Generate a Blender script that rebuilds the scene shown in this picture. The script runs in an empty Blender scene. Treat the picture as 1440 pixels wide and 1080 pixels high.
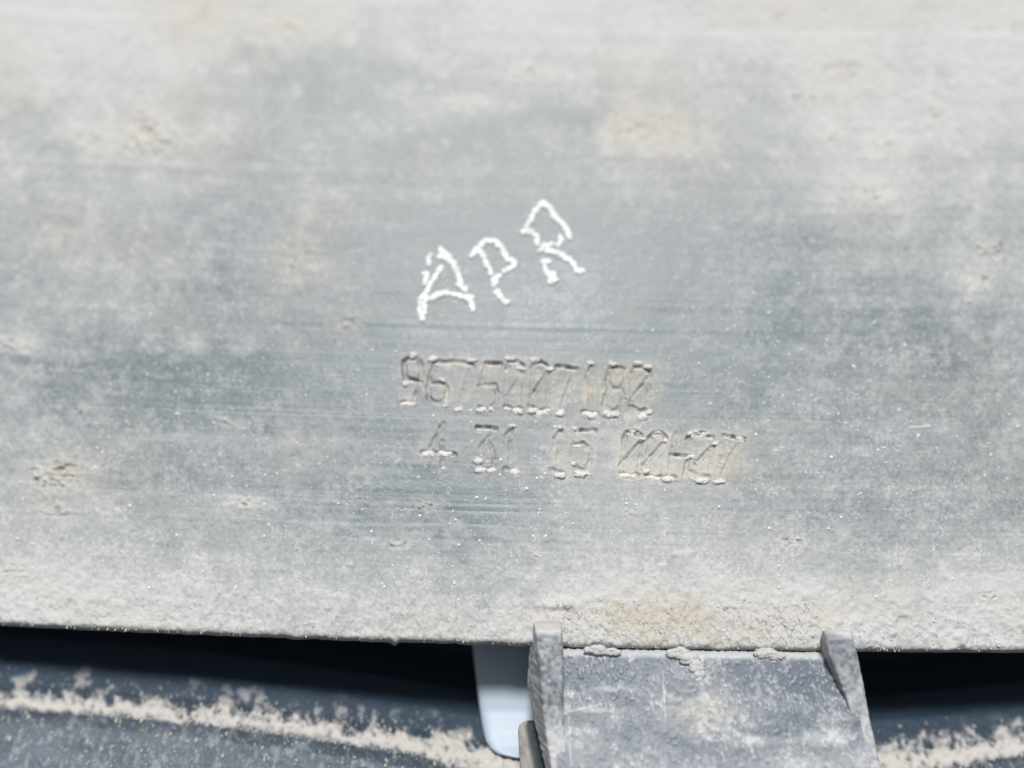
import bpy, math, random
import numpy as np
from mathutils import Vector, Matrix, Euler

random.seed(7)
rng = np.random.default_rng(11)
R = math.radians
SC = bpy.context.scene
COL = SC.collection

# ------------------------------------------------------------------ camera
PITCH = 25.0
MM = 0.001
cam_data = bpy.data.cameras.new("camera")
cam = bpy.data.objects.new("camera", cam_data)
COL.objects.link(cam)
cam_data.sensor_width = 36.0
cam_data.lens = 35.0
cam_data.clip_start = 0.005
cam_data.clip_end = 50.0
cam.location = (0, 0, 0.9)
cam.rotation_euler = Euler((R(90 - PITCH), 0, 0))
cam_data.dof.use_dof = True
cam_data.dof.focus_distance = 0.1040
cam_data.dof.aperture_fstop = 6.6
SC.camera = cam

# ------------------------------------------------------------------ world and sun
CR = np.array(Euler((R(90 - PITCH), 0, 0)).to_matrix())
CL = np.array([0, 0, 0.9])
ldir = np.array([-0.04, math.sin(R(42)), math.cos(R(42))])
ldir = CR @ (ldir / np.linalg.norm(ldir))
elev = math.asin(ldir[2])
azim = math.atan2(ldir[0], ldir[1])

world = bpy.data.worlds.new("World")
SC.world = world
world.use_nodes = True
wn = world.node_tree
wn.nodes.clear()
sky = wn.nodes.new("ShaderNodeTexSky")
sky.sky_type = 'NISHITA'
sky.sun_disc = False
sky.sun_elevation = elev
sky.sun_rotation = azim
sky.air_density = 1.0
sky.dust_density = 3.0
hs = wn.nodes.new("ShaderNodeHueSaturation")
hs.inputs['Saturation'].default_value = 0.42
bg = wn.nodes.new("ShaderNodeBackground")
bg.inputs['Strength'].default_value = 0.055
wo = wn.nodes.new("ShaderNodeOutputWorld")
wn.links.new(sky.outputs[0], hs.inputs['Color'])
wn.links.new(hs.outputs[0], bg.inputs['Color'])
wn.links.new(bg.outputs[0], wo.inputs[0])

sun_data = bpy.data.lights.new("sun", 'SUN')
sun_data.energy = 4.2
sun_data.angle = R(9)
sun_data.color = (1.0, 0.99, 0.975)
sun = bpy.data.objects.new("sun", sun_data)
COL.objects.link(sun)
sun.location = (0, 0, 2)
sun.rotation_euler = Vector(ldir).to_track_quat('Z', 'Y').to_euler()

SC.view_settings.view_transform = 'Standard'
SC.view_settings.look = 'None'
SC.view_settings.exposure = -0.04
SC.view_settings.gamma = 1.0

# ------------------------------------------------------------------ helpers
K = 36.0 / 35.0 / 1440.0

def P(x, y, d):
    """point seen at photograph coordinates (x, y) lying d mm in front of the lens -> metres"""
    x = np.asarray(x, float); y = np.asarray(y, float); d = np.asarray(d, float)
    x, y, d = np.broadcast_arrays(x, y, d)
    c = np.stack([(x - 720) * K * d, -(y - 540) * K * d, -d], -1) * MM
    return c @ CR.T + CL

def hash2(ix, iy, seed):
    n = (ix.astype(np.int64) * 374761393 + iy.astype(np.int64) * 668265263 + seed * 1442695041) & 0xffffffff
    n = ((n ^ (n >> 13)) * 1274126177) & 0xffffffff
    n = n ^ (n >> 16)
    return (n & 0xffff) / 65535.0

def vnoise(x, y, seed=0):
    x = np.asarray(x, float); y = np.asarray(y, float)
    ix = np.floor(x); iy = np.floor(y)
    fx = x - ix; fy = y - iy
    fx = fx * fx * fx * (fx * (fx * 6 - 15) + 10); fy = fy * fy * fy * (fy * (fy * 6 - 15) + 10)
    a = hash2(ix, iy, seed); b = hash2(ix + 1, iy, seed)
    c = hash2(ix, iy + 1, seed); d = hash2(ix + 1, iy + 1, seed)
    return (a * (1 - fx) + b * fx) * (1 - fy) + (c * (1 - fx) + d * fx) * fy

def fbm(x, y, seed=0, octv=4, gain=0.5):
    s = 0; amp = 1; tot = 0
    cx, sx = math.cos(0.6), math.sin(0.6)
    for k in range(octv):
        s = s + amp * vnoise(x, y, seed + 17 * k)
        tot += amp; amp *= gain
        x, y = (x * cx - y * sx) * 2.03 + 13.7, (x * sx + y * cx) * 2.03 + 5.1
    return s / tot

def sstep(a, b, t):
    u = np.clip((t - a) / (b - a), 0, 1)
    return u * u * (3 - 2 * u)

def gau(x, y, cx, cy, rx, ry):
    return np.exp(-(((x - cx) / rx) ** 2 + ((y - cy) / ry) ** 2))

CX0, CY0 = 660.0, -420.0
def polar(x, y):
    """wind-swept direction of the dust: fans out from above the middle of the panel"""
    return np.arctan2(x - CX0, y - CY0), np.hypot(x - CX0, y - CY0)

def empty(name, loc, label, cat):
    o = bpy.data.objects.new(name, None)
    COL.objects.link(o)
    o.location = Vector(loc)
    o.empty_display_size = 0.005
    o['label'] = label; o['category'] = cat
    return o

def link_mesh(name, me, mat, parent, kind=None, label=None):
    me.materials.append(mat)
    o = bpy.data.objects.new(name, me)
    COL.objects.link(o)
    if parent is not None: o.parent = parent
    if kind: o['kind'] = kind
    if label: o['label'] = label
    return o

def mesh_from(name, verts, faces, attrs, mat, parent, kind=None, label=None, smooth=True):
    """faces: (n,4) or (n,3) int array"""
    verts = np.asarray(verts, float).reshape(-1, 3)
    if parent is not None: verts = verts - np.array(parent.location)
    faces = np.asarray(faces, np.int32)
    me = bpy.data.meshes.new(name)
    n, k = faces.shape
    me.vertices.add(len(verts)); me.vertices.foreach_set('co', verts.astype(np.float32).ravel())
    me.loops.add(n * k); me.loops.foreach_set('vertex_index', faces.ravel())
    me.polygons.add(n)
    me.polygons.foreach_set('loop_start', np.arange(0, n * k, k, dtype=np.int32))
    me.polygons.foreach_set('use_smooth', np.full(n, smooth))
    me.update(calc_edges=True)
    for an, av in attrs.items():
        a = me.attributes.new(an, 'FLOAT', 'POINT')
        a.data.foreach_set('value', np.broadcast_to(np.asarray(av, np.float32).ravel(), (len(verts),)).copy())
    return link_mesh(name, me, mat, parent, kind, label)

def grid_faces(nr, nc, flip=False):
    i = np.arange(nr - 1)[:, None] * nc + np.arange(nc - 1)[None, :]
    f = np.stack([i, i + 1, i + nc + 1, i + nc], -1).reshape(-1, 4)
    return f[:, ::-1] if flip else f      # rows run downward in the picture

def ico(sub=1):
    import bmesh
    bm = bmesh.new(); bmesh.ops.create_icosphere(bm, subdivisions=sub, radius=1)
    v = np.array([q.co[:] for q in bm.verts]); f = np.array([[w.index for w in q.verts] for q in bm.faces])
    bm.free(); return v, f
ICO1, ICO2, ICO3 = ico(1), ico(2), ico(3)

# ------------------------------------------------------------------ materials
def new_mat(name):
    m = bpy.data.materials.new(name); m.use_nodes = True
    nt = m.node_tree
    return m, nt, nt.nodes['Principled BSDF']

def dusty(name, bare, dust, tan, rough0=0.45, rough1=0.95, fine=2600.0, bump=0.25, spec=0.5, gain=1.0):
    """plastic under dust: 'dust' says how much lies on a spot, 'tint' how tan the dust is"""
    m, nt, b = new_mat(name)
    N = nt.nodes.new; L = nt.links.new
    ad = N('ShaderNodeAttribute'); ad.attribute_name = 'dust'
    at = N('ShaderNodeAttribute'); at.attribute_name = 'tint'
    tc = N('ShaderNodeTexCoord')
    n1 = N('ShaderNodeTexNoise'); n1.inputs['Scale'].default_value = fine; n1.inputs['Detail'].default_value = 3.0
    n1.inputs['Roughness'].default_value = 0.65
    L(tc.outputs['Object'], n1.inputs['Vector'])
    mr = N('ShaderNodeMapRange'); mr.inputs['From Min'].default_value = 0.3; mr.inputs['From Max'].default_value = 0.72
    mr.inputs['To Min'].default_value = -0.16 * gain; mr.inputs['To Max'].default_value = 0.2 * gain
    L(n1.outputs['Fac'], mr.inputs['Value'])
    add = N('ShaderNodeMath'); add.operation = 'ADD'; add.use_clamp = True
    L(ad.outputs['Fac'], add.inputs[0]); L(mr.outputs[0], add.inputs[1])
    mt = N('ShaderNodeMix'); mt.data_type = 'RGBA'
    mt.inputs[6].default_value = (*dust, 1); mt.inputs[7].default_value = (*tan, 1)
    L(at.outputs['Fac'], mt.inputs[0])
    mc = N('ShaderNodeMix'); mc.data_type = 'RGBA'
    mc.inputs[6].default_value = (*bare, 1)
    L(add.outputs[0], mc.inputs[0]); L(mt.outputs[2], mc.inputs[7])
    L(mc.outputs[2], b.inputs['Base Color'])
    rr = N('ShaderNodeMapRange'); rr.inputs['To Min'].default_value = rough0; rr.inputs['To Max'].default_value = rough1
    L(add.outputs[0], rr.inputs['Value']); L(rr.outputs[0], b.inputs['Roughness'])
    b.inputs['Specular IOR Level'].default_value = spec
    bp = N('ShaderNodeBump'); bp.inputs['Strength'].default_value = bump; bp.inputs['Distance'].default_value = 0.0001
    L(n1.outputs['Fac'], bp.inputs['Height']); L(bp.outputs[0], b.inputs['Normal'])
    return m

DUST = (0.495, 0.503, 0.503)
TAN = (0.45, 0.42, 0.36)
M_panel = dusty('dusty_grey_plastic', (0.128, 0.160, 0.176), DUST, TAN, 0.42, 0.95)
M_clip = dusty('dusty_slate_plastic', (0.105, 0.130, 0.162), (0.54, 0.55, 0.56), TAN, 0.42, 0.9, fine=2600, gain=.5)
M_rail = dusty('dark_blue_plastic', (0.016, 0.034, 0.056), (0.42, 0.46, 0.50), (0.50, 0.475, 0.44), 0.45, 0.95, fine=1800, bump=0.1, spec=0.35, gain=0.15)
M_tab = dusty('navy_tab_plastic', (0.012, 0.03, 0.05), (0.36, 0.35, 0.32), TAN, 0.4, 0.95, fine=1800, bump=0.1, gain=0.2)

def plain(name, col, rough, spec=0.5, bump=0.0, var=0.0, scale=2500.):
    m, nt, b = new_mat(name)
    N = nt.nodes.new; L = nt.links.new
    tc = N('ShaderNodeTexCoord'); n1 = N('ShaderNodeTexNoise')
    n1.inputs['Scale'].default_value = scale; n1.inputs['Detail'].default_value = 3
    L(tc.outputs['Object'], n1.inputs['Vector'])
    mr = N('ShaderNodeMapRange'); mr.inputs['From Min'].default_value = .25; mr.inputs['From Max'].default_value = .75
    mr.inputs['To Min'].default_value = 1 - var; mr.inputs['To Max'].default_value = 1 + var
    L(n1.outputs['Fac'], mr.inputs['Value'])
    vm = N('ShaderNodeVectorMath'); vm.operation = 'SCALE'; vm.inputs[0].default_value = col
    L(mr.outputs[0], vm.inputs['Scale']); L(vm.outputs[0], b.inputs['Base Color'])
    b.inputs['Roughness'].default_value = rough; b.inputs['Specular IOR Level'].default_value = spec
    if bump:
        bp = N('ShaderNodeBump'); bp.inputs['Strength'].default_value = bump; bp.inputs['Distance'].default_value = 0.0001
        L(n1.outputs['Fac'], bp.inputs['Height']); L(bp.outputs[0], b.inputs['Normal'])
    return m
M_paint = plain('white_paint_pen', (0.70, 0.71, 0.71), 0.45, 0.4, 0.5, 0.34, 2200.)
M_grain = plain('pale_dust_grain', (0.72, 0.73, 0.72), 0.85, 0.2, 0.0, 0.15)
M_clump = plain('caked_dust', (0.60, 0.59, 0.565), 0.8, 0.4, 0.5, 0.14, 3500.)
M_clump_light = plain('pale_caked_dust', (0.54, 0.53, 0.51), 0.95, 0.1, 0.6, 0.2, 3500.)
M_loose = plain('loose_brown_grey_dust', (0.46, 0.44, 0.41), 0.95, 0.1, 0.4, 0.25, 3000.)
M_body = plain('pale_blue_car_paint', (0.36, 0.43, 0.51), 0.5, 0.6, 0.0, 0.01, 300.)

# ================================================================== the big grey panel
def fedge(x):
    xx = np.clip(x, -500, 1475)
    return 878.5 + 0.0515 * xx - 1.745e-5 * xx * xx

def panel_depth(x, y):
    # plane whose top leans away from the lens, bending back towards both ends
    t = math.tan(R(16))
    yc = -(y - 540) * K
    d = 109.5 / (1 - yc * t)
    xx = (x - 860) / 720.0
    d = d + 3.6 * np.where(xx < 0, xx * xx, 0.8 * xx * xx)
    # soft convexity from top to bottom
    d = d + 0.9 * ((y - 620) / 400.0) ** 2 * np.where(y < 620, .5, 1.0)
    return d

STROKES = {}   # digit index -> (character, list of polylines in picture coordinates, depth factor)
def dg(ch, *lines): STROKES[len(STROKES)] = (ch, lines)
dg('9', [(592,512),(586,506),(576,505),(569,510),(568,522),(571,533),(592,537),1.], [(593,512),(593,522),(591,537),(587,553),(579,567),(566,567),.7])
dg('6', [(633,510),(612,510),1.], [(612,511),(605,530),(602,545),(602,560),(609,567),(620,568),(628,560),(629,548),(624,541),(604,540),.8])
dg('7', [(636,510),(664,513),1.], [(664,513),(654,540),(646,576),.45])
dg('5', [(704,513),(684,512),1.], [(683,513),(675,542),.4], [(675,543),(696,543),(699,553),.9], [(699,553),(697,568),(688,577),(674,573),.6])
dg('0', [(713,519),(717,511),(725,509),(734,514),1.], [(713,519),(711,570),.3], [(711,572),(722,578),(733,574),.9], [(734,514),(737,524),(735,572),.35], [(735,524),(716,556),.6])
dg('0', [(749,518),(753,511),(761,510),(768,514),1.], [(749,518),(745,570),.3], [(745,572),(758,581),(770,576),.9], [(768,514),(772,523),(770,574),.35], [(771,524),(746,560),.8])
dg('7', [(783,517),(811,519),1.], [(811,519),(798,548),(788,580),.5])
dg('1', [(832,515),(825,530),.7], [(832,515),(829,581),.35], [(820,580),(839,583),.8])
dg('8', [(858,546),(854,534),(857,520),(866,517),(878,520),(880,533),(873,547),.75], [(873,548),(858,547),(852,556),(850,570),(860,580),(870,576),(877,562),(873,548),.8])
dg('0', [(889,524),(893,518),(903,518),(912,523),1.], [(889,524),(886,570),.4], [(887,572),(898,579),(908,577),.9], [(912,523),(914,534),(910,576),.35], [(914,530),(888,563),.9])
dg('4', [(623,596),(604,634),.6], [(594,636),(640,640),.8], [(622,622),(622,657),.7])
dg('3', [(671,602),(697,604),1.], [(697,604),(684,618),(692,630),(696,646),.5], [(684,618),(674,632),.5], [(696,646),(693,660),(680,662),(668,651),.6])
dg('1', [(719,604),(712,614),.7], [(719,604),(716,664),.35], [(711,660),(727,664),.8])
dg('1', [(789,606),(781,617),.8], [(789,606),(784,666),.45], [(776,661),(794,667),.8])
dg('5', [(837,606),(808,607),1.], [(808,607),(806,627),.5], [(806,627),(820,624),(831,633),.8], [(831,633),(830,650),(822,662),(812,660),(806,652),.7])
dg('0', [(878,617),(883,609),(892,608),(901,614),1.], [(878,617),(874,662),.5], [(874,666),(886,671),(897,668),.8], [(901,614),(903,624),(897,666),.35], [(902,622),(873,655),.9])
dg('0', [(913,617),(918,611),(927,610),(935,615),1.], [(913,617),(908,662),.4], [(908,668),(920,674),(930,671),.8], [(935,615),(937,624),(932,668),.35], [(936,621),(905,655),.8])
dg('1', [(950,610),(947,620),.7], [(949,612),(941,668),.5], [(934,670),(949,672),.8])
dg('-', [(944,640),(969,643),1.])
dg('0', [(966,617),(973,612),(986,611),(1001,616),1.], [(967,644),(963,668),.7], [(970,664),(980,670),(997,670),.7], [(1004,620),(1002,640),(997,670),.3], [(1003,627),(979,653),.8])
dg('7', [(1019,614),(1046,619),1.], [(1041,620),(1028,640),(1014,672),.5])

SEG = []
for i, (ch, lines) in STROKES.items():
    for ln in lines:
        w = ln[-1]; pts = ln[:-1]
        for a, b in zip(pts[:-1], pts[1:]): SEG.append((a[0], a[1], b[0], b[1], w, i))

def seg_field(x, y, pad=40):
    """height change and dust halo of the moulded characters"""
    h = np.zeros_like(x); halo = np.zeros_like(x)
    box = (x > 540) & (x < 1085) & (y > 470) & (y < 710)
    xs = x[box]; ys = y[box]
    # hand-cut unevenness
    jx = (vnoise(xs / 7, ys / 7, 5) - .5) * 1.6; jy = (vnoise(xs / 7, ys / 7, 6) - .5) * 1.6
    xs = xs + jx; ys = ys + jy
    g = np.zeros_like(xs); rim = np.zeros_like(xs); dm = np.full_like(xs, 1e3)
    for (ax, ay, bx, by, w, i) in SEG:
        near = (xs > min(ax, bx) - 26) & (xs < max(ax, bx) + 26) & (ys > min(ay, by) - 26) & (ys < max(ay, by) + 26)
        px, py = xs[near], ys[near]
        dx, dy = bx - ax, by - ay
        t = np.clip(((px - ax) * dx + (py - ay) * dy) / (dx * dx + dy * dy + 1e-6), 0, 1)
        d = np.hypot(px - ax - t * dx, py - ay - t * dy)
        g[near] = np.maximum(g[near], (np.maximum(w, .42) ** 1.45) * np.exp(-(d / (2.3 + 1.5 * w)) ** 4))
        rim[near] = np.maximum(rim[near], (0.25 + 0.75 * w) * np.exp(-((d - 5.6) / 2.4) ** 2))
        dm[near] = np.minimum(dm[near], d)
    fill = 0.15 + 1.2 * vnoise(xs / 8, ys / 8, 91)
    h[box] = -0.50 * g * fill + 0.06 * rim * (1 - g) * (0.4 + 1.1 * vnoise(xs / 5, ys / 5, 92))
    hb = np.exp(-(dm / 15.0) ** 2)
    halo[box] = hb
    return h, halo

# caked lumps: x, y, size, height
CAKES = [(212,192,46,34,.40),(130,198,30,18,.22),(28,487,26,12,.30),(78,662,34,22,.42),(486,455,18,12,.30),
         (270,482,14,8,.15),(1172,192,12,10,.30),(1322,160,14,10,.30),(1225,275,16,14,.32),(1392,350,30,16,.35),
         (1375,395,26,14,.25),(340,706,26,9,.22),(285,20,12,8,.2),(1124,134,22,10,.22),(1045,136,8,7,.25),
         (1118,762,26,10,.2),(595,712,18,9,.2),(560,765,18,8,.15),(1392,838,9,6,.3),(905,180,50,26,.14),
         (745,105,30,12,.2),(655,145,26,8,.18),(1440,195,10,8,.3),(420,360,24,30,.1),(1180,95,40,20,.16),
         (80,720,30,9,.2),(1255,205,20,12,.2),(400,30,20,10,.15),(20,805,20,10,.2),(110,580,8,6,.15),
         (320,595,12,7,.2),(1100,20,14,6,.2),(1430,38,10,8,.3),(760,780,14,6,.15),(890,722,14,5,.12)]

# patches where the plastic shows (negative) or where dust lies thick or sheen is painted (positive): x, y, rx, ry, amount
PATCH = [(670,735,90,80,-.10),(0,0,330,120,.10),(640,640,160,110,-.10),(380,520,200,50,-.08),(620,480,150,40,-.08),(360,130,60,90,-.08),(430,110,110,60,-.26),(800,158,90,26,-.30),(740,195,120,36,-.20),(560,60,90,80,-.12),(110,130,120,60,-.14),  # the patch in the top-left corner is a painted sheen
         (720,440,330,60,-.16),(820,375,190,60,-.22),(560,560,420,60,-.12),(1300,470,110,45,-.24),(1150,330,110,22,-.20),(1420,330,40,14,-.18),
         (220,520,260,60,-.16),(640,730,150,70,-.22),(230,660,120,22,-.18),(500,690,200,40,-.10),(1230,720,200,60,-.14),
         (1000,640,60,50,-.05),(690,300,90,70,-.06),(560,350,120,40,-.10),(340,290,100,50,-.14),(330,395,60,18,-.14),
         (1280,85,60,20,-.10),(1070,100,60,30,-.14),(1020,460,160,60,-.12),
         (190,190,120,80,.22),(60,300,80,60,.06),(430,340,42,70,.20),(440,300,80,30,.12),(910,175,80,55,.24),(1190,240,110,90,.24),
         (700,20,200,60,.08),(1120,60,60,80,.14),(1390,380,60,40,.22),(150,20,90,30,.10),(330,50,100,60,.16),
         (80,665,60,34,.22),(28,487,36,20,.22),(486,455,26,18,.2),(180,345,120,50,.10),(960,230,80,60,.06),
         (960,860,210,46,.26),(850,760,130,90,.10),(1300,840,260,70,.20),(100,830,240,70,.16),(560,830,170,50,.02),
         (420,640,90,30,.06),(340,705,40,16,.18),(1118,762,40,16,.14),(595,712,26,14,.16),(1060,760,140,50,.06),
         (700,620,170,70,.05),(760,190,40,22,.14),(630,150,70,18,.16),(490,90,30,90,.05),(745,105,36,16,.18)]

RELIEF = {}
def relief(x, y):
    sx = y - fedge(x)
    i = np.clip(np.searchsorted(RELIEF['s'], sx), 0, len(RELIEF['s']) - 1); j = np.clip(np.searchsorted(RELIEF['xs'], x), 0, len(RELIEF['xs']) - 1)
    return RELIEF['h'][i, j]

def build_panel():
    root = empty('car_trim', P(720, 905, 103.5), 'large dusty grey plastic trim with APR handwritten in white and moulded part numbers', 'trim')
    xs = np.concatenate([np.linspace(-620, -14, 28), np.arange(-8, 540, 1.65), np.arange(540, 1082, 1.15),
                         np.arange(1082, 1450, 1.65), np.linspace(1458, 2060, 28)])
    s = np.concatenate([np.linspace(-1400, -925, 20), np.arange(-918, -640, 2.0), np.arange(-640, -425, 1.5),
                        np.arange(-425, -170, 1.1), np.arange(-170, 0.01, 1.25)])
    nr, nc = len(s), len(xs)
    X = np.broadcast_to(xs[None, :], (nr, nc)).copy()
    S = np.broadcast_to(s[:, None], (nr, nc)).copy()
    rag = (fbm(xs / 22, xs * 0, 3, 4) - .5) * 5.0 * np.clip(1 - np.abs(xs - 640) / 900, .25, 1)
    E = fedge(xs) + rag
    E = E + 4.5 * np.exp(-((xs - 555) / 5) ** 2) + 2 * np.exp(-((xs - 525) / 12) ** 2)
    Y = S + (fedge(xs))[None, :] + (rag + (E - fedge(xs) - rag))[None, :] * np.exp(S / 14)
    D = panel_depth(X, Y)
    ang, rad = polar(X, Y)
    V = S + 880.0                                     # height coordinate that follows the extrusion
    # ---------------- dust cover, with bright sheen at top and sides painted in
    low = fbm(X / 210, V / 95, 21, 4) - .5
    mid = fbm(X / 46, V / 26, 31, 4) - .5
    base = np.interp(V, [-600, 0, 120, 230, 300, 430, 560, 680, 760, 830, 880], [1.0, .92, .70, .50, .38, .28, .27, .36, .53, .74, .82])  # rise toward the top puts bright sheen and haze into the colour
    base = base + .13 * (np.abs(X - 760) / 720.) ** 2  # paler sides: bright haze painted in as extra dust
    dust = base + .26 * low + .15 * mid + .17 * (fbm(X / 420, V / 13, 43, 3) - .5) * (1 - sstep(740, 860, V)) + .24 * (fbm(X / 62, V / 190, 44, 4) - .5) * (1 - .6 * sstep(480, 620, V))
    mot = fbm(X / 26, V / 20, 36, 4); mot2 = fbm(X / 11, V / 9, 37, 3)
    dust += .20 * sstep(.54, .70, mot) * (mot2 * 1.6 - .2) + .13 * (mot2 - .5)
    for (cx, cy, rx, ry, a) in PATCH:
        m = (np.abs(X - cx) < 2.3 * rx) & (np.abs(Y - cy) < 2.3 * ry)
        xm, ym = X[m], Y[m]
        wx = (vnoise(xm / 34, ym / 34, 71) - .5) * rx * .9; wy = (vnoise(xm / 34, ym / 34, 72) - .5) * ry * .9
        dust[m] += a * gau(xm + wx, ym + wy, cx, cy, rx, ry)
    # left of the clip the wiped plastic shows, right of it the dust is thicker
    seam = 762 + (vnoise(Y / 26, X * 0, 8) - .5) * 46
    dust += 0.18 * sstep(-6, 12, X - seam) * sstep(560, 700, Y) * (1 - sstep(820, 1120, X)) - .03
    # brushed streaks along the panel
    streak = fbm(X / 260, V / 2.3, 41, 3) - .5
    streak2 = fbm(X / 700, V / 7.0, 42, 3) - .5
    dust += .16 * streak * (1 - sstep(740, 840, V)) * np.clip(1 - dust, .2, 1) + .10 * streak2 * (1 - sstep(700, 820, V))
    # wind-swept grain
    gx, gy = ang * 300, rad / 15
    grain = fbm(gx, gy, 51, 3) - .5
    grain2 = fbm(ang * 150, rad / 34, 52, 3) - .5
    swept = sstep(640, 850, V) + (1 - sstep(240, 420, V)) * np.clip(np.abs(X - 680) / 420, 0, 1) * .9
    swept = np.clip(swept, 0.12, 1)
    fleck = fbm(X / 5.0, Y / 5.0, 61, 3)
    fleck2 = fbm(X / 14.0, Y / 11.0, 62, 3)
    dust += swept * (.22 * grain + .16 * grain2) + .20 * (fleck - .5) * (V > 250) + .20 * sstep(.60, .72, fleck2) * (1 - dust)
    bright = sstep(.69, .78, vnoise(X / 2.2, Y / 2.4, 63)) * sstep(.50, .64, fbm(X / 30, Y / 22, 64, 3))
    dust += .35 * bright * sstep(250, 380, V) * (1 - sstep(800, 880, V))
    # ---------------- relief in millimetres
    h = np.zeros_like(X)
    h += .16 * (fbm(X / 120, V / 60, 77, 3) - .5)
    h += np.clip(dust, 0, 1) * swept * (.26 * grain + .22 * grain2) * .8
    h += .17 * (mot2 - .5) * np.clip(dust, 0, 1) + .05 * (fleck - .5) * np.clip(dust + .1, 0, 1) * (.35 + sstep(560, 760, V)) + .012 * bright
    h += .014 * streak * (1 - sstep(720, 820, V)) + .035 * streak2
    # extrusion steps and scratches that run the whole length
    for (v0, w, a) in [(222, 2.6, .09), (478, 3., .05), (14, 4, .12), (560, 1.2, .03), (352, 3., .05), (716, 2, .04)]:
        wob = (vnoise(X / 160, X * 0, int(v0)) - .5) * 5
        st = sstep(-w, w, V + wob - v0)
        h += a * st * np.exp(-np.clip(V + wob - v0, 0, None) / 40)
        dust -= .5 * a * np.exp(-((V + wob - v0) / (w * 1.4)) ** 2) * (vnoise(X / 60, X * 0, 3) + .3)
    for (v0, x0, x1, a, w) in [(566, 60, 620, .30, .9), (607, 0, 330, .16, 1.), (683, 60, 900, .15, 1.6), (693, 180, 820, .12, .8),
                           (432, 500, 1250, -.10, 3.), (240, 0, 1440, .06, 5.), (585, 960, 1440, .10, .8), (641, 1000, 1300, .08, .8),
                           (452, 700, 1440, .07, 2.), (395, 900, 1440, .06, 3), (528, 60, 400, .08, 1.)]:
        wv = (vnoise(X / 300, X * 0, int(v0) + 9) - .5) * 3
        m = np.exp(-((V + wv - v0) / w) ** 2) * sstep(x0 - 60, x0 + 40, X) * (1 - sstep(x1 - 60, x1 + 60, X))
        dust += a * m * (.4 + .8 * vnoise(X / 30, V * 0, 14)); h -= .15 * a * m
    # one sharp pale nick at the right
    nk = np.exp(-((Y - 600.5 + (X - 1295) * .06 + ((X - 1295) / 16) ** 2 * .6) / 1.5) ** 2) * (1 - sstep(10, 18, np.abs(X - 1294)))
    dust += nk * 1.0; h += nk * .12
    # lumps of caked dirt
    tint = .12 + .28 * sstep(.5, .75, fbm(X / 150, Y / 110, 88, 3))
    for (cx, cy, rx, ry, a) in CAKES:
        m = (np.abs(X - cx) < 2.4 * rx) & (np.abs(Y - cy) < 2.4 * ry)
        xm, ym = X[m], Y[m]
        n = fbm(xm / 6.5, ym / 5.0, int(cx), 4)
        wx = (vnoise(xm / 12, ym / 12, 73) - .5) * rx; wy = (vnoise(xm / 12, ym / 12, 74) - .5) * ry
        g = gau(xm + wx, ym + wy, cx, cy, rx, ry)
        h[m] += a * g * (n * 2.0 - .5)
        dust[m] += .35 * g; tint[m] += .35 * g
        pit = sstep(.56, .68, fbm(xm / 8, ym / 5, int(cx) + 3, 3)) * sstep(.35, .8, g)
        h[m] -= a * 1.1 * pit; dust[m] -= .42 * pit
    for (cx, cy, rx, ry, a) in [(212,185,60,40,.5),(430,340,45,80,.45),(905,175,90,50,.6),(1190,120,60,60,.35),(1210,270,60,60,.35),
                                (80,300,60,50,.45),(945,866,62,30,1.0),(860,872,110,26,.35),(1060,880,90,26,.35),(78,665,50,30,.4),(275,20,60,30,.5)]:
        tint += (.8 if cy > 800 else .32) * a * gau(X + 60 * (mot - .5) * 2, Y + 40 * (mot2 - .5) * 2, cx, cy, rx, ry)
    # crust that has built up over the clip
    cm = sstep(754, 772, X) * (1 - sstep(1130, 1190, X)) * sstep(815, 880, Y + 12 * (vnoise(X / 18, X * 0, 4) - .5) + .00022 * (X - 940) ** 2 * 1.2)
    crust = fbm(ang * 170, rad / 12, 95, 4)
    h += cm * (.04 + .42 * (crust - .42) + .30 * (fbm(ang * 330, rad / 7, 99, 3) - .5)) * .9
    dust += cm * .14; tint += cm * .10
    lp = gau(X, Y, 785, 850, 28, 6)
    h += .5 * lp * (.6 + crust); dust += .2 * lp
    rough_low = sstep(760, 880, V)
    h += rough_low * (.36 * (fbm(ang * 190, rad / 11, 96, 3) - .5) + .5 * sstep(.55, .8, fbm(ang * 70, rad / 24, 94, 3)) * sstep(900, 1100, X) * .5)
    # moulded characters
    dh, halo = seg_field(X, Y)
    h += dh; 
    blk = np.exp(-np.clip((np.abs(X - 745) - 170) / 16, 0, 9) ** 2) * np.exp(-((Y - 545 - (X - 745) * .03) / 38.) ** 4) \
        + np.exp(-np.clip((np.abs(X - 955) - 85) / 14, 0, 9) ** 2) * np.exp(-((Y - 642 - (X - 955) * .03) / 36.) ** 4)
    hb = np.clip(halo * .75 + blk * .35, 0, 1) * (.45 + 1.3 * fbm(X / 18, Y / 14, 97, 3) - .15)
    dust += hb * .40 + .5 * np.clip(dh, 0, 1) * 3; tint += hb * .50
    h += .05 * halo * (fbm(X / 4, Y / 4, 98, 3) - .3)
    dust = np.clip(dust, 0.0, 1.15); tint = np.clip(tint, 0, 1)
    # edge roll
    r = 9.0
    q = np.clip((S + r) / r, 0, 1)
    h -= (1 - np.sqrt(1 - q * q * .98)) * .9
    RELIEF.update(xs=xs, s=s, h=h)
    W = P(X, Y, D)
    du = np.gradient(W, axis=1); dv = np.gradient(W, axis=0)
    nrm = np.cross(dv, du); nrm /= np.linalg.norm(nrm, axis=-1, keepdims=True)
    W = W + nrm * (h * MM)[..., None]
    # roll the bottom round to the back and close the back sheet
    rows = []
    dr = []
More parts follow.
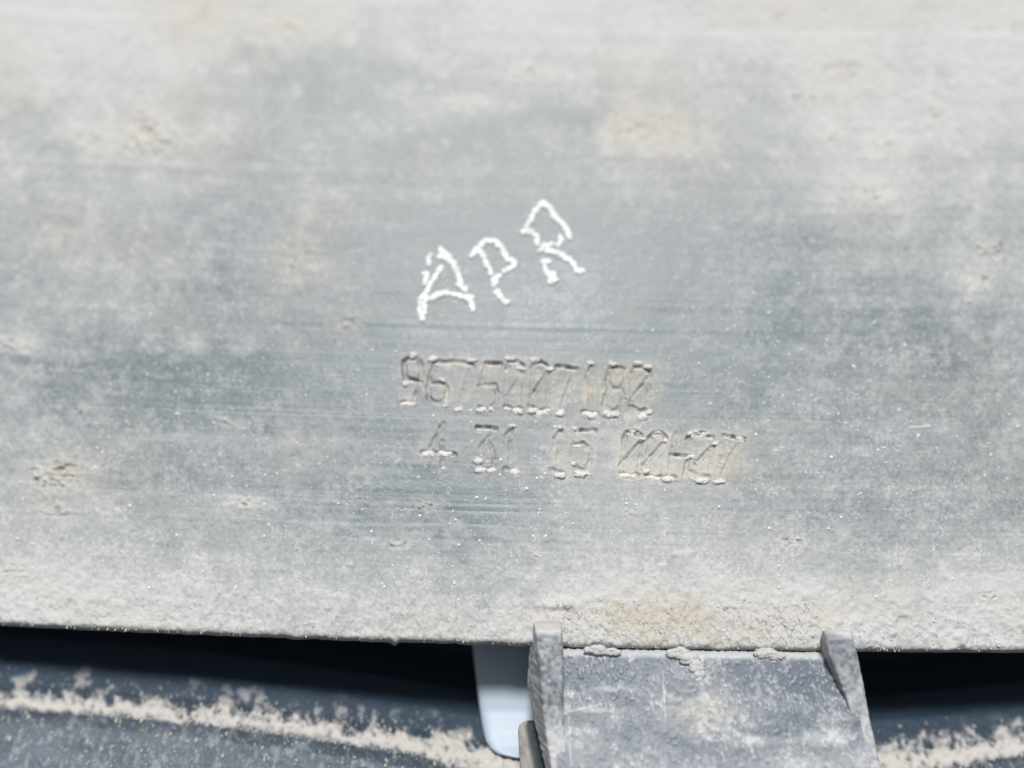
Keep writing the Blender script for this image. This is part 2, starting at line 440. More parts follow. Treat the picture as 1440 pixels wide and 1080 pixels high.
    for (dy, dd) in [(1.2, 1.1), (1.5, 1.6), (.5, 2.2), (-4, 2.7), (-30, 3.0), (-500, 3.5), (-1400, 3.5)]:
        yy = Y[-1] + dy; 
        nd = panel_depth(xs, np.clip(yy, -520, None)) + dd
        rows.append(P(xs, yy, nd)); dr.append(np.full(nc, .45))
    W = np.concatenate([W, np.stack(rows)], 0)
    dust = np.concatenate([dust, np.stack(dr)], 0)
    tint = np.concatenate([tint, np.full((len(rows), nc), .2)], 0)
    mesh_from('sheet', W, grid_faces(W.shape[0], nc), {'dust': dust, 'tint': tint}, M_panel, root)
    return root, nrm

def psurf(x, y, h=0.0):
    """point h mm proud of the panel and the panel's normal there"""
    x = np.asarray(x, float); y = np.asarray(y, float)
    p = P(x, y, panel_depth(x, y))
    a = P(x + 1, y, panel_depth(x + 1, y)) - p; b = P(x, y + 1, panel_depth(x, y + 1)) - p
    n = np.cross(b, a); n /= np.linalg.norm(n, axis=-1, keepdims=True)
    a = a / np.linalg.norm(a, axis=-1, keepdims=True)
    c = np.cross(n, a)
    hh = np.asarray(h) + np.clip(relief(x, y), -.22, None)
    return p + n * (hh * MM)[..., None], n, a, c      # normal, right, up

def blobs(pts, rx, ry, rz, shape=ICO1, jag=0.25, h=0.0, rot=None, surf=psurf):
    """many small lumps on the panel as one vertex / face list; sizes in mm"""
    bv, bf = shape
    n = len(pts)
    p, nn, a, c = surf(pts[:, 0], pts[:, 1], np.broadcast_to(h, (n,)))
    j = 1 + jag * (rng.random((n, len(bv))) - .5) * 2
    lv = bv[None] * j[..., None]
    if rot is None: rot = rng.random(n) * 6.28
    lx = lv[..., 0] * np.cos(rot)[:, None] * np.reshape(rx, (-1, 1)) - lv[..., 1] * np.sin(rot)[:, None] * np.reshape(ry, (-1, 1))
    ly = lv[..., 0] * np.sin(rot)[:, None] * np.reshape(rx, (-1, 1)) + lv[..., 1] * np.cos(rot)[:, None] * np.reshape(ry, (-1, 1))
    lz = lv[..., 2] * np.reshape(rz, (-1, 1))
    W = p[:, None] + (lx[..., None] * a[:, None] + ly[..., None] * c[:, None] + lz[..., None] * nn[:, None]) * MM
    F = (bf[None] + (np.arange(n) * len(bv))[:, None, None]).reshape(-1, 3)
    return W.reshape(-1, 3), F

panel, _n = build_panel()

# ------------------------------------------------------------------ handwritten letters, dotted white paint
def zz(*pts): return [(560 + a / 5.143, 260 + b / 5.143) for a, b in pts]
LET = {
 'A': [zz((190,930),(185,860),(205,800)), zz((174,970),(155,905),(162,840),(208,775),(240,705),(282,645),(312,600)),
       zz((220,525),(222,575)), zz((212,640),(190,715)), zz((308,462),(360,520),(405,595),(440,655)), zz((300,525),(340,535)), zz((430,655),(447,700),(455,740),(490,765)),
       zz((195,835),(270,802),(340,782),(400,790),(460,812),(535,815)), zz((515,825),(530,860),(540,905))],
 'P': [zz((528,515),(575,462),(635,405),(700,410),(755,465),(785,535),(845,565)), zz((845,575),(800,612),(765,625)), zz((740,650),(690,690)),
       zz((595,480),(635,560),(668,640),(705,700)), zz((705,700),(690,735),(725,775)), zz((728,775),(740,820),(775,850),(790,850))],
 'R': [zz((890,360),(930,310),(960,262),(985,200),(1035,140)), zz((1045,130),(1100,175),(1145,245),(1190,285),(1225,340),(1240,385)), zz((1175,365),(1190,405),(1155,435)),
       zz((1120,430),(1060,445),(1020,480)), zz((910,340),(965,345),(1010,385),(1005,430)), zz((1075,480),(1150,495),(1215,530),(1265,570),(1290,625),(1335,625)),
       zz((1045,555),(1095,558)), zz((1050,560),(1062,605),(1085,650),(1115,705)), zz((1095,705),(1145,690)), zz((1100,640),(1130,665))],
}
SOLID = {('A', 6), ('P', 0), ('R', 5), ('R', 1)}
for ch, lines in LET.items():
    pts = []; rr = []
    for li, ln in enumerate(lines):
        solid = (ch, li) in SOLID
        for (a, b) in zip(ln[:-1], ln[1:]):
            L_ = math.hypot(b[0] - a[0], b[1] - a[1]); n = max(1, int(L_ / (2.2 if solid else 3.7)))
            for k in range(n):
                t = (k + random.random() * .5) / n
                w = .35 if solid else .7
                pts.append((a[0] + t * (b[0] - a[0]) + random.gauss(0, w), a[1] + t * (b[1] - a[1]) + random.gauss(0, w)))
                rr.append(random.uniform(2.7, 4.1) if not solid else random.uniform(3.0, 3.9))
                if random.random() < .35:
                    pts.append((pts[-1][0] + random.gauss(0, 1.7), pts[-1][1] + random.gauss(0, 1.7))); rr.append(random.uniform(1.6, 2.9))
        pts.append(ln[-1]); rr.append(3.0)
    pts = np.array(pts); rr = np.array(rr) * .118
    V, F = blobs(pts, rr, rr * rng.uniform(.8, 1.1, len(rr)), rr * .5, ICO2, .06, h=.03)
    mesh_from('painted_letter', V, F, {}, M_paint, panel, label='handwritten white letter %s in dotted paint' % ch)

# ------------------------------------------------------------------ caked dirt in each moulded character
CL_ = [(574,568,9,3),(571,540,5,4),(621,535,5,2.5),(627,571,4,3),(645,576,5,4),(677,577,6,4),(690,574,4,3),(714,576,5,3),(728,578,7,5),(750,577,7,4),
       (760,581,6,4.5),(768,579,5,4),(787,581,7,4.5),(823,581,5,4),(832,585,7,4.5),(852,583,6,4.5),(866,583,7,3.5),(903,586,6,5),(912,580,4,3),
       (584,500,7,3),(611,505,7,4),(665,507,7,3),(718,505,7,3),(755,506,9,4),(772,519,5,2.5),(734,519,6,2.5),(831,511,5,3),(861,512,6,3),(897,512,7,3),(912,516,5,3),
       (602,638,9,3.5),(628,638,9,3.5),(622,659,3,2),(673,648,6,4),(678,661,8,4),(692,661,6,4),(722,664,7,5),(720,600,4,2.5),(789,602,4,2.5),(808,604,5,2.5),
       (788,668,7,4),(820,667,10,3.5),(811,627,6,2.5),(806,651,4,3),(885,669,10,3.5),(903,618,4,2.5),(890,606,5,2.5),(921,673,9,4),(940,673,9,4.5),(924,607,7,2.5),
       (936,619,4,2.5),(975,608,8,3),(993,610,7,2.5),(972,643,6,3),(988,677,9,4),(1012,677,9,3.5),(1004,624,5,2.5),(908,663,5,3.5),(1043,617,6,2.5)]
def near_digit(x, y):
    best = (1e9, 0)
    for (ax, ay, bx, by, w, i) in SEG:
        dx, dy = bx - ax, by - ay
        t = max(0, min(1, ((x - ax) * dx + (y - ay) * dy) / (dx * dx + dy * dy)))
        d = math.hypot(x - ax - t * dx, y - ay - t * dy)
        if d < best[0]: best = (d, i)
    return best[1]
own = {}
for c in CL_: own.setdefault(near_digit(c[0], c[1]), []).append(c)
for i, (ch, lines) in STROKES.items():
    Vs, Fs, off = [], [], 0
    # pale dirt on each cut's lower wall, also painting in its lit facet
    pts, rx, ry, rot = [], [], [], []
    for ln in lines:
        w = ln[-1]; pp = ln[:-1]
        for a, b in zip(pp[:-1], pp[1:]):
            L_ = math.hypot(b[0] - a[0], b[1] - a[1]); n = max(1, int(L_ / 2.2)); flat = abs(b[0] - a[0]) > 1.6 * abs(b[1] - a[1])
            for k in range(n):
                if not flat and random.random() > .25 + .45 * w: continue
                t = (k + .5) / n
                oy = 2.4 if flat else 0
                ox = 0 if flat else 2.2
                pts.append((a[0] + t * (b[0] - a[0]) + ox + random.gauss(0, .3), a[1] + t * (b[1] - a[1]) + oy + random.gauss(0, .25)))
                rx.append(2.3 * .076); ry.append((2.2 if flat and w >= 1 else 1.3 if flat else .55) * random.uniform(.7, 1.15) * .076)
                rot.append(-math.atan2(b[1] - a[1], b[0] - a[0]))
    if pts:
        V, F = blobs(np.array(pts), np.array(rx), np.array(ry), np.array(ry) * .75, ICO1, .12, h=.03, rot=np.array(rot))
        Vs.append(V); Fs.append(F + off); off += len(V)
    for (x, y, cx, cy) in own.get(i, []):
        m = 5
        q = np.array([(x + random.uniform(-.6, .6) * cx, y + random.uniform(-.4, .4) * cy) for _ in range(m)])
        s1 = np.array([random.uniform(.55, 1.0) for _ in range(m)])
        V, F = blobs(q, s1 * cx * .078, s1 * cy * .085, s1 * .26 * (.7 + cy / 8), ICO2, .22, h=.02, rot=rng.normal(0, .3, m))
        Vs.append(V); Fs.append(F + off); off += len(V)
        # crumbs
        m = 7
        q = np.array([(x + random.gauss(0, .75) * cx, y + random.gauss(0, .6) * cy) for _ in range(m)])
        s1 = rng.uniform(.05, .13, m)
        V, F = blobs(q, s1, s1, s1, ICO1, .3, h=.04)
        Vs.append(V); Fs.append(F + off); off += len(V)
    nm = 'moulded_dash' if ch == '-' else 'moulded_digit'
    row = 'upper' if i < 10 else 'lower'
    mesh_from(nm, np.concatenate(Vs), np.concatenate(Fs), {}, M_clump, panel, label='dirt-filled moulded %s in the %s row' % ('dash' if ch == '-' else 'digit ' + ch, row))

# ------------------------------------------------------------------ specks of dust over the panel
n = 17000
px = rng.uniform(-10, 1450, n); py = rng.uniform(10, 905, n)
den = .10 + .55 * np.exp(-((py - 560) / 240) ** 2) * (.35 + fbm(px / 90, py / 60, 120, 3)) + .3 * gau(px, py, 1020, 500, 90, 110) + .25 * gau(px, py, 650, 720, 260, 70)
keep = (rng.random(n) < den * .85) & (py < fedge(px) - 60)
px, py = px[keep], py[keep]
sz = np.clip(rng.lognormal(-2.8, .5, len(px)), .03, .2)
V, F = blobs(np.stack([px, py], 1), sz, sz * rng.uniform(.6, 1.1, len(px)), sz * .7, ICO1, .3, h=.0)
mesh_from('dust_speck', V, F, {}, M_grain, panel, kind='stuff')
# crumbs in the crust above the clip and along the lower edge
n = 2600
px = np.concatenate([rng.uniform(758, 1165, n // 2), rng.uniform(-10, 1450, n // 2)])
py = np.concatenate([rng.uniform(842, 905, n // 2), fedge(px[n // 2:]) - np.abs(rng.normal(0, 26, n // 2))])
ok = (py < fedge(px) + 1); px, py = px[ok], py[ok]
a_, r_ = polar(px, py)
sz = np.clip(rng.lognormal(-2.85, .4, len(px)), .03, .16)
V, F = blobs(np.stack([px, py], 1), sz * 1.5, sz * .8, sz * .7, ICO1, .35, h=.0, rot=a_ - math.pi / 2 + rng.normal(0, .3, len(px)))
mesh_from('dirt_crumb', V, F, {}, M_clump_light, panel, kind='stuff')

# ================================================================== inner rail behind and below the panel
YR = ([-600, 0, 150, 300, 450, 560, 650, 720, 900, 1100, 1240, 1340, 1440, 2050],
      [960, 988, 998, 1012, 1032, 1049, 1064, 1074, 1080, 1080, 1074, 1064, 1054, 1020])
def yr(x): return np.interp(x, *YR)
def rail_depth(x, y):
    d = y - yr(x)
    prof = np.interp(d, [-2600, -1400, -150, -125, -95, -60, -25, -6, 10, 28, 60, 250], [230, 190, 132, 124, 117, 113.8, 111.6, 109.7, 109.0, 108.9, 108.0, 98])
    xx = (x - 860) / 720.0
    return prof + 2.4 * xx * xx
def build_rail():
    root = empty('inner_rail', P(300, 1080, 106), 'dark blue plastic rail with a ledge of dust, below the panel and behind the clip', 'rail')
    xs = np.concatenate([np.linspace(-620, -20, 24), np.arange(-12, 1452, 1.9), np.linspace(1462, 2060, 24)])
    s = np.concatenate([np.linspace(-2600, -150, 30), np.arange(-145, -105, 4.), np.arange(-105, 100, 1.55), np.linspace(104, 300, 10)])
    nr, nc = len(s), len(xs)
    X = np.broadcast_to(xs[None, :], (nr, nc)).copy(); S = np.broadcast_to(s[:, None], (nr, nc)).copy()
    Y = S + yr(xs)[None, :]
    D = rail_depth(X, Y)
    ang, rad = polar(X, Y)
    g1 = fbm(ang * 95, rad / 22, 201, 3); g2 = fbm(ang * 240, rad / 14, 202, 3); g3 = fbm(X / 60, S / 30, 203, 3)
    # band of dust on the ledge with tufts above it
    wide = 23 + 12 * sstep(500, 700, X) + 3 * sstep(1180, 1300, X)
    S = S + 9 * (g1 - .5) * 2
    up = np.clip(-S, 0, None) / wide; dn = np.clip(S, 0, None) / (10 + 26 * sstep(560, 700, X) * (1 - sstep(1250, 1440, X)))
    band = np.exp(-(up ** 2.)) * np.exp(-(dn ** 2.2))
    g4 = fbm(ang * 140, rad / 11, 207, 3)
    g5 = fbm(ang * 330, rad / 7, 208, 3)
    dust = .95 * sstep(.34, .86, band * (.08 + .80 * g4 + .85 * g5) + .34 * (g1 - .5))
    haze_up = np.exp(-(np.clip(-S, 0, None) / 46) ** 2) * (S < 3)
    tuft = sstep(.55, .70, .55 * g1 + .45 * g4 + .25 * (g3 - .5) + .06 * (g2 - .5)) * haze_up * sstep(.2, .5, haze_up + .1)
    dust = np.maximum(dust, .75 * tuft * (1 - .7 * sstep(640, 700, X)))
    # general film: thicker on the lit face below the ledge
    film = .02 + .11 * sstep(4, 30, S) * (1 - .55 * sstep(200, 500, X)) + .05 * sstep(-45, -5, S)
    fl = fbm(ang * 210, rad / 12, 205, 3)
    dust = np.maximum(dust, film * (.55 + .9 * g3) + .28 * sstep(.55, .78, fl) * sstep(2, 14, S))
    dust += .10 * sstep(.68, .76, vnoise(X / 3, Y / 3.4, 206)) * (S > 5)
    h = .36 * np.clip(dust, 0, 1) * (.2 + 1.3 * g5) * (band + .5 * tuft) + .10 * (fl - .5) * sstep(4, 20, S)
    W = P(X, Y, D)
    du = np.gradient(W, axis=1); dv = np.gradient(W, axis=0)
    nrm = np.cross(dv, du); nrm /= np.linalg.norm(nrm, axis=-1, keepdims=True)
    W = W + nrm * (h * MM)[..., None]
    mesh_from('rail_face', W, grid_faces(nr, nc), {'dust': np.clip(dust, 0, 1), 'tint': np.clip(band + tuft, 0, 1)}, M_rail, root)
    # loose grains
    n = 15000
    px = rng.uniform(-15, 1455, n); sd = np.where(rng.random(n) < .66, -np.abs(rng.normal(0, 21, n)) + 9, rng.uniform(4, 80, n))
    py = yr(px) + sd
    gg = fbm(np.arctan2(px - CX0, py - CY0) * 95, np.hypot(px - CX0, py - CY0) / 22, 201, 3)
    ok = (rng.random(n) < np.where(sd < 0, sstep(.45, .62, gg) + .22, .4)) & (py > 925) & ~((px > 664) & (px < 820) & (sd < 0))
    px, py = px[ok], py[ok]
    def rs(x, y, h=0.0):
        p = P(x, y, rail_depth(x, y)); a = P(x + 1, y, rail_depth(x + 1, y)) - p; b = P(x, y + 1, rail_depth(x, y + 1)) - p
        nn = np.cross(b, a); nn /= np.linalg.norm(nn, axis=-1, keepdims=True); a = a / np.linalg.norm(a, axis=-1, keepdims=True)
        return p + nn * (np.asarray(h) * MM)[..., None], nn, a, np.cross(nn, a)
    a_, r_ = polar(px, py)
    sz = np.clip(rng.lognormal(-2.65, .5, len(px)), .03, .26)
    V, F = blobs(np.stack([px, py], 1), sz * 1.4, sz * .75, sz * .7, ICO1, .35, h=.08, rot=a_ - math.pi / 2 + rng.normal(0, .35, len(px)), surf=rs)
    mesh_from('loose_grain', V, F, {}, M_loose, root, kind='stuff')
    return root
rail = build_rail()

# ================================================================== pale painted bodywork showing past the rail
def build_body():
    root = empty('painted_bodywork', P(720, 1066, 107), 'pale blue-white painted metal showing in the gap left of the clip', 'bodywork')
    left = [(648, 780), (656, 860), (664, 905), (668, 940), (672, 975), (676, 1005), (680, 1030), (684, 1043), (690, 1053), (699, 1060), (711, 1064), (725, 1066)]
    ys = np.array([p[1] for p in left], float); xl = np.array([p[0] for p in left], float)
    ys2 = np.concatenate([np.linspace(780, 1040, 60), np.linspace(1043, 1066, 24)])
    xl2 = np.interp(ys2, ys, xl)
    # smooth the outline
    k = np.array([1, 2, 3, 2, 1]) / 9.; pad = np.pad(xl2, 2, mode='edge'); xl2 = np.convolve(pad, k, 'valid')
    nc = 40
    t = np.linspace(0, 1, nc)
    X = xl2[:, None] * (1 - t) + 840 * t; Y = np.broadcast_to(ys2[:, None], X.shape)
    def dep(X, Y):
        return np.interp(Y, [780, 900, 935, 970, 1000, 1030, 1050, 1075], [115.0, 112.6, 112.2, 111.8, 111.2, 110.2, 109.3, 108.0]) + 0 * X
    D = dep(X, Y)
    D = D + .35 * np.exp(-(X - xl2[:, None]) / 4)            # soft rolled rim
    F1 = P(X, Y, D)
    B1 = P(X, Y, D + 1.2)
    n1 = X.size; nr = len(ys2)
    gf = grid_faces(nr, nc)
    side = []
    for r in range(nr - 1): side.append([r * nc, (r + 1) * nc, n1 + (r + 1) * nc, n1 + r * nc])
    for c in range(nc - 1): side.append([(nr - 1) * nc + c, (nr - 1) * nc + c + 1, n1 + (nr - 1) * nc + c + 1, n1 + (nr - 1) * nc + c])
    V = np.concatenate([F1.reshape(-1, 3), B1.reshape(-1, 3)])
    F = np.concatenate([gf, gf[:, ::-1] + n1, np.array(side)])
    mesh_from('painted_metal', V, F, {}, M_body, root)
build_body()

# ================================================================== dark tab in front of the painted metal
def loft(name, secs, parent, mat, nper=10, nlen=120, amp=.12, dustfn=None, seed=0, cap=True, scale=9.0):
    """secs: list of sections, each a closed ring of corner points (x, y, depth); linear between sections"""
    secs = np.array(secs, float)                      # ns, nk, 3
    ns, nk, _ = secs.shape
    lens = np.concatenate([[0], np.cumsum(np.linalg.norm(np.diff(secs.mean(1)[:, :2], axis=0), axis=1) + 1e-3)]); lens /= lens[-1]
    tt = np.linspace(0, 1, nlen)
    ring = np.stack([[np.interp(tt, lens, secs[:, k, c]) for c in range(3)] for k in range(nk)])    # nk,3,nlen
    ring = np.transpose(ring, (2, 0, 1))
    out = []
    for k in range(nk):
        a = ring[:, k]; b = ring[:, (k + 1) % nk]
        # denser close to the corners so the arris stays crisp but is slightly rounded
        u = (np.arange(nper) / nper)
        out.append(a[:, None] * (1 - u)[None, :, None] + b[:, None] * u[None, :, None])
    G = np.concatenate(out, 1)                        # nlen, nk*nper, 3
    m = G.shape[1]
    # round the corners a little
    G2 = (np.roll(G, 1, 1) + G * 2 + np.roll(G, -1, 1)) / 4
    G = G2
    W = P(G[..., 0], G[..., 1], G[..., 2])
    du = np.roll(W, -1, 1) - np.roll(W, 1, 1); dv = np.gradient(W, axis=0)
    nn = np.cross(du, dv); nn /= (np.linalg.norm(nn, axis=-1, keepdims=True) + 1e-12)
    ctr = W.mean(1, keepdims=True)
    if ((W - ctr) * nn).sum() < 0: nn = -nn; flip = True
    else: flip = False
    a_, r_ = polar(G[..., 0], G[..., 1])
    nz = fbm(G[..., 0] / scale + G[..., 2] * 1.7, G[..., 1] / (scale * 1.4) + G[..., 2] * .9, seed, 4) - .5
    dust, tint = dustfn(G, nz, tt[:, None] + 0 * nz)
    W = W + nn * (amp * nz * (.3 + dust) * MM)[..., None]
    i = np.arange(nlen - 1)[:, None] * m + np.arange(m)[None]
    j = np.arange(nlen - 1)[:, None] * m + (np.arange(m)[None] + 1) % m
    F = np.stack([i, j, j + m, i + m], -1).reshape(-1, 4)
    if not flip: pass
    V = W.reshape(-1, 3); D_ = dust.ravel(); T_ = tint.ravel()
    # end caps as fans of quads
    base = len(V)
    caps = []
    V = np.concatenate([V, W[0].mean(0)[None], W[-1].mean(0)[None]])
    D_ = np.concatenate([D_, [dust[0].mean(), dust[-1].mean()]]); T_ = np.concatenate([T_, [tint[0].mean(), tint[-1].mean()]])
    for a in range(0, m, 2):
        caps.append([base, (a + 2) % m, (a + 1) % m, a])
        o = (nlen - 1) * m
        caps.append([base + 1, o + a, o + (a + 1) % m, o + (a + 2) % m])
    F = np.concatenate([F, np.array(caps)])
    o = mesh_from(name, V, F, {'dust': np.clip(D_, 0, 1.1), 'tint': np.clip(T_, 0, 1)}, mat, parent)
    import bmesh
    bm = bmesh.new(); bm.from_mesh(o.data); bmesh.ops.recalc_face_normals(bm, faces=bm.faces); bm.to_mesh(o.data); bm.free()
    return o

tab = empty('plastic_tab', P(745, 1080, 104), 'small navy plastic tab with a dusty rounded edge, left of the clip', 'tab')
def tabdust(G, nz, t):
    # its narrow front edge is dusty, the sides are clean
    x, y, d = G[..., 0], G[..., 1], G[..., 2]
    e = np.exp(-((d - d.min(1, keepdims=True)) / .2) ** 2)
    return np.clip(e * (.7 + nz), 0, 1) * .9 + .1, .35 + 0 * nz
loft('tab_plate', [[(736,1015,104.2),(742,1013,104.2),(756,1013,106.5),(740,1014,106.5)],
                   [(730,1019,103.9),(737,1018,103.8),(790,1018,106.5),(737,1020,106.5)],
                   [(728,1028,103.7),(737,1028,103.6),(800,1028,106.5),(735,1030,106.5)],
                   [(729,1050,103.4),(741,1050,103.3),(800,1050,106.2),(735,1050,106.2)],
                   [(732,1085,103.0),(750,1085,102.9),(800,1085,105.6),(737,1085,105.6)],
                   [(740,1180,102.0),(768,1180,101.9),(830,1180,104.5),(745,1180,104.5)]], tab, M_tab, nlen=70, amp=.06, dustfn=tabdust, seed=5)

# ================================================================== the grey clip
clip = empty('mounting_clip', P(990, 1075, 101), 'slate grey plastic clip with two side ribs hooked over the panel edge', 'clip')

def tray_depth(x, y):
    d = 101.5 - (y - 925) * .0235
    return d + .35 * ((x - 990) / 200) ** 2

def build_tray():
    xs = np.concatenate([np.arange(772, 1226, 1.15)])
    s = np.concatenate([np.arange(0, 172, 1.15), np.linspace(180, 420, 12)])
    nr, nc = len(s), len(xs)
    t = (xs - xs[0]) / (xs[-1] - xs[0])
    top = 921 + 6 * t
    S = np.broadcast_to(s[:, None], (nr, nc)).copy()
    Y = top[None, :] + S
    Xl = 774 + .06 * S; Xr = 1190 + np.clip(S, 0, 500) * .23
    X = Xl * (1 - t)[None, :] + Xr * t[None, :]
    D = tray_depth(X, Y)
    ang, rad = polar(X, Y)
    g = fbm(ang * 190, rad / 14, 301, 3); g2 = fbm(X / 40, Y / 26, 302, 4); g3 = fbm(X / 6, Y / 6, 303, 3)
    dust = .02 + .24 * (g2 - .5) + .0014 * np.clip(S - 20, 0, 150)
    dust += .22 * sstep(.56, .74, g) * (.3 + g2) + .20 * (g3 - .5) * sstep(30, 90, S) + .30 * sstep(.60, .74, fbm(ang * 420, rad / 9, 308, 2)) * sstep(.38, .6, g2)
    for (cx, cy, rx, ry, a) in [(800,945,60,24,-.22),(985,1000,56,27,.62),(1000,1060,110,22,-.12),(975,940,22,20,.35),(985,955,10,14,.35),(925,948,40,12,.12),
                                (1150,950,60,36,-.15),(855,968,32,6,.55),(835,998,34,3.5,.5),(800,975,14,7,.4),(1060,1043,16,6,.7),(1165,1037,30,10,.7),(1110,1043,40,5,.35),
                                (865,1010,10,9,.45),(832,1029,11,6,.5),(820,1045,30,24,.2),(1180,1010,22,5,.35),(1130,1075,60,14,.4),(900,1060,60,30,.08),(1210,1070,20,20,.35)]:
        w = (vnoise(X / 9, Y / 6, 33) - .5)
        dust += a * gau(X + w * rx * .8, Y + w * ry * 1.1, cx, cy, rx, ry) * (.65 + .7 * g3)
    # fine scratches
    for (x0, y0, x1, y1, a) in [(932,945,936,1010,.45),(793,1003,845,990,.6),(800,1010,803,1078,.5),(797,1040,806,1078,.4),(884,930,892,926,.8)]:
        dx, dy = x1 - x0, y1 - y0
        tt = np.clip(((X - x0) * dx + (Y - y0) * dy) / (dx * dx + dy * dy), 0, 1)
        dd = np.hypot(X - x0 - tt * dx, Y - y0 - tt * dy) + 1.5 * (vnoise(X / 8, Y / 8, 45) - .5)
        dust += a * np.exp(-(dd / 1.1) ** 2)
    spk = sstep(.73, .80, vnoise(ang * 520, rad / 4.5, 304))
    dust += .62 * spk * (.1 + g) * sstep(.35, .55, g2 + .1)
    rim = np.exp(-(S / 3.2) ** 2)
    dust += .55 * rim * (.5 + g3)
    h = .12 * np.clip(dust, 0, 1) * (g + g3 - .6) + .06 * spk + .3 * gau(X, Y, 978, 945, 12, 18) * g3 * 2
    W = P(X, Y, D)
    du = np.gradient(W, axis=1); dv = np.gradient(W, axis=0)
    nrm = np.cross(dv, du); nrm /= np.linalg.norm(nrm, axis=-1, keepdims=True)
    W = W + nrm * (h * MM)[..., None]
    # top lip running back under the panel, its upper side covered in dust
    rows = []; rd = []
    nn_ = (fbm(xs / 5, xs * 0, 9, 3) - .5)
    for (dy, dd) in [(-2, 6.5), (-5, 3.2), (-7.5, 1.5), (-9.0, 1.05), (-8.0, .75), (-5.5, .45), (-2.8, .2)]:
        rows.append(P(X[0], Y[0] + dy + 2.0 * nn_ + 1.0 * (vnoise(xs / 2.3, xs * 0 + dy, 4) - .5), D[0] + dd)); rd.append(np.full(nc, .8))
    W = np.concatenate([np.stack(rows), W], 0); dust = np.concatenate([np.stack(rd), dust], 0)
    # underside
    back = P(X[-1], Y[-1], D[-1] + 1.6)[None]; back2 = P(X[0], Y[0] + 3, D[0] + 2.4)[None]
    W = np.concatenate([W, back, back2], 0); dust = np.concatenate([dust, np.full((2, nc), .3)], 0)
    mesh_from('tray', W, grid_faces(W.shape[0], nc), {'dust': np.clip(dust, 0, 1.1), 'tint': np.concatenate([np.full((7, nc), .1), .05 + .5 * gau(X, Y, 985, 1000, 60, 30), np.full((2, nc), .1)], 0)}, M_clip, clip)
build_tray()

def ribdust_left(G, nz, t):
    x, y, d = G[..., 0], G[..., 1], G[..., 2]
    front = np.exp(-((d - d.min(1, keepdims=True)) / .55) ** 2)      # clean front facet
    n2 = fbm(x / 10, y / 12, 401, 3)
    spk = sstep(.66, .76, vnoise(x / 2.2, y / 2.6, 402))
    dust = .66 + 1.1 * nz - .60 * front * (1 - sstep(975, 1050, y)) + .22 * front * sstep(.52, .66, n2) + .22 * spk + .16 * front
    dust += 1.0 * (1 - sstep(886, 896, y + 8 * nz))
    dust += .25 * front * sstep(1010, 1060, y)
    return np.clip(dust, 0, 1.1), np.clip(.12 + .4 * (1 - sstep(882, 892, y)), 0, 1)
loft('side_rib', [[(753,873,102.6),(787,873,102.6),(787,874,104.2),(752,874,104.2)],
                  [(751,877,101.2),(789,877,101.2),(789,874,104.5),(749,874,104.5)],
                  [(753,887,99.4),(790,887,99.4),(790,885,104.5),(748,885,104.5)],
                  [(755,907,99.2),(791,907,99.2),(791,905,104.5),(745,905,104.5)],
                  [(760,960,98.8),(792,960,98.8),(793,962,104.2),(740,962,104.0)],
                  [(764,1000,98.9),(791,1000,98.9),(795,1005,103.5),(749,1008,102.6)],
                  [(776,1085,98.6),(800,1085,98.7),(805,1085,102),(768,1085,101)],
                  [(798,1240,98),(815,1240,98.2),(820,1240,101),(792,1240,100.5)]], clip, M_clip, nper=16, nlen=260, amp=.15, dustfn=ribdust_left, seed=41, scale=4.0)

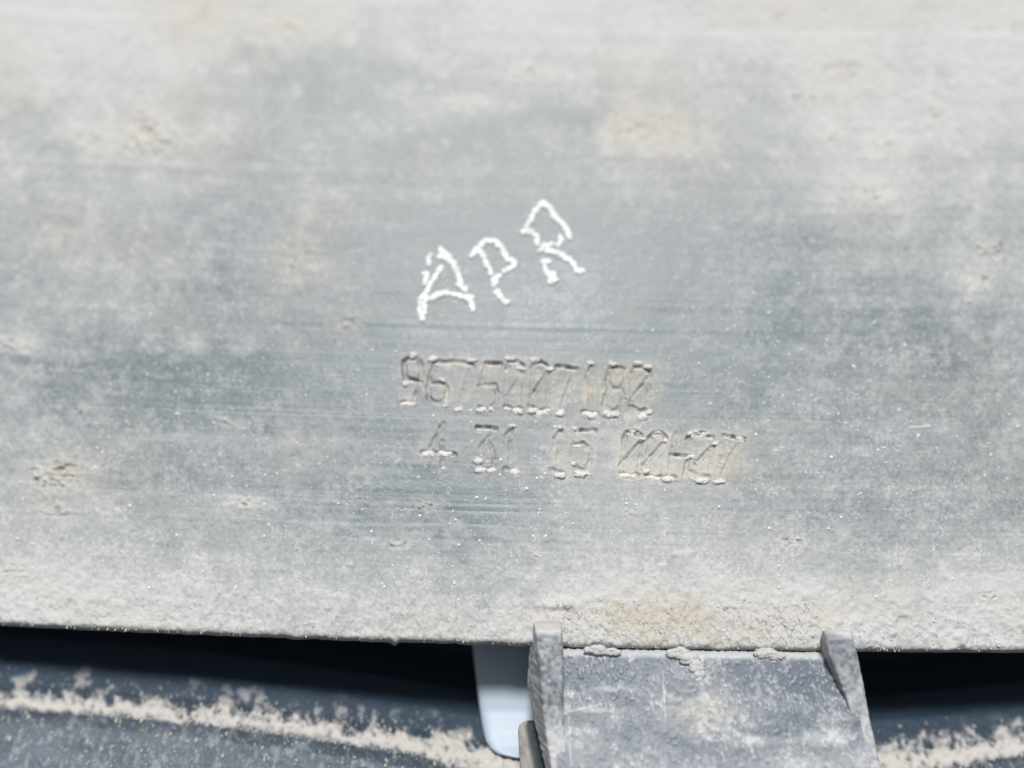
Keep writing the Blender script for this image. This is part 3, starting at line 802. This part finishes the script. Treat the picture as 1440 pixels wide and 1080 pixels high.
def ribdust_right(G, nz, t):
    x, y, d = G[..., 0], G[..., 1], G[..., 2]
    front = np.exp(-((d - d.min(1, keepdims=True)) / .5) ** 2)
    n2 = fbm(x / 12, y / 14, 411, 3)
    dust = .62 + .9 * nz - .34 * front * (1 - sstep(935, 990, y)) + .25 * front * sstep(.5, .6, n2) * sstep(920, 960, y)
    dust += .8 * front * (1 - sstep(888, 898, y - (x - 1180) * .25 + 10 * nz)) + .12 * sstep(960, 1060, y)
    return np.clip(dust, 0, 1.1), np.clip(.08 + 0 * nz, 0, 1)
loft('side_rib', [[(1161,886,102.4),(1194,886,102.4),(1194,887,104.4),(1156,887,104.4)],
                  [(1159,889,100.8),(1196,888,100.8),(1196,887,104.5),(1155,887,104.5)],
                  [(1161,898,99.6),(1199,897,99.6),(1199,896,104.5),(1153,897,104.5)],
                  [(1167,922,99.5),(1204,921,99.5),(1206,922,104.4),(1152,924,103.6)],
                  [(1179,952,99.6),(1211,950,99.6),(1212,952,104),(1165,952,102.8)],
                  [(1192,985,99.8),(1217,982,99.8),(1218,985,103.5),(1183,985,102.0)],
                  [(1198,1012,100.1),(1222,1010,99.9),(1223,1012,103),(1197,1012,101.4)],
                  [(1210,1085,99.6),(1239,1085,98.9),(1240,1085,102),(1209,1085,101)],
                  [(1240,1240,97),(1280,1240,96.5),(1282,1240,100),(1238,1240,99)]], clip, M_clip, nper=16, nlen=260, amp=.15, dustfn=ribdust_right, seed=43, scale=4.0)

# mounds of dust on the lip of the tray
def mound(name, lumps):
    Vs, Fs, off = [], [], 0
    for (cx, cy, rx, ry, d) in lumps:
        for k in range(int(26 + rx * ry * .12)):
            core = k < 22
            v, f = ICO2 if core else ICO1
            a = random.random() * 6.28; q = math.sqrt(random.random()) * (.72 if core else 1.0)
            x = cx + math.cos(a) * q * rx; y = cy + math.sin(a) * q * ry
            rr = random.uniform(.5, .72) * ry if core else random.uniform(.8, 2.0)
            j = 1 + (.13 if core else .25) * (rng.random(len(v)) - .5) * 2
            Vs.append(P(x + v[:, 0] * rr * j * (1.7 if core else 1), y - v[:, 1] * rr * j, d - .10 * random.random() - v[:, 2] * rr * .05 * j - (.12 if not core else 0)))
            Fs.append(f + off); off += len(v)
    mesh_from(name, np.concatenate(Vs), np.concatenate(Fs), {}, M_mound, clip)
M_mound = plain('grey_dust_mound', (0.50, 0.50, 0.495), 0.95, 0.1, 0.7, 0.2, 3500.)
mound('dust_mound', [(838, 914, 17, 6.5, 101.4), (860, 917, 12, 5, 101.4)])
mound('dust_mound', [(955, 918, 18, 7, 101.3), (970, 927, 13, 7, 101.0), (979, 938, 7, 7, 100.9), (984, 948, 3.5, 6, 100.8)])
mound('dust_mound', [(1076, 919, 18, 6.5, 101.5), (1093, 923, 13, 5, 101.5)])
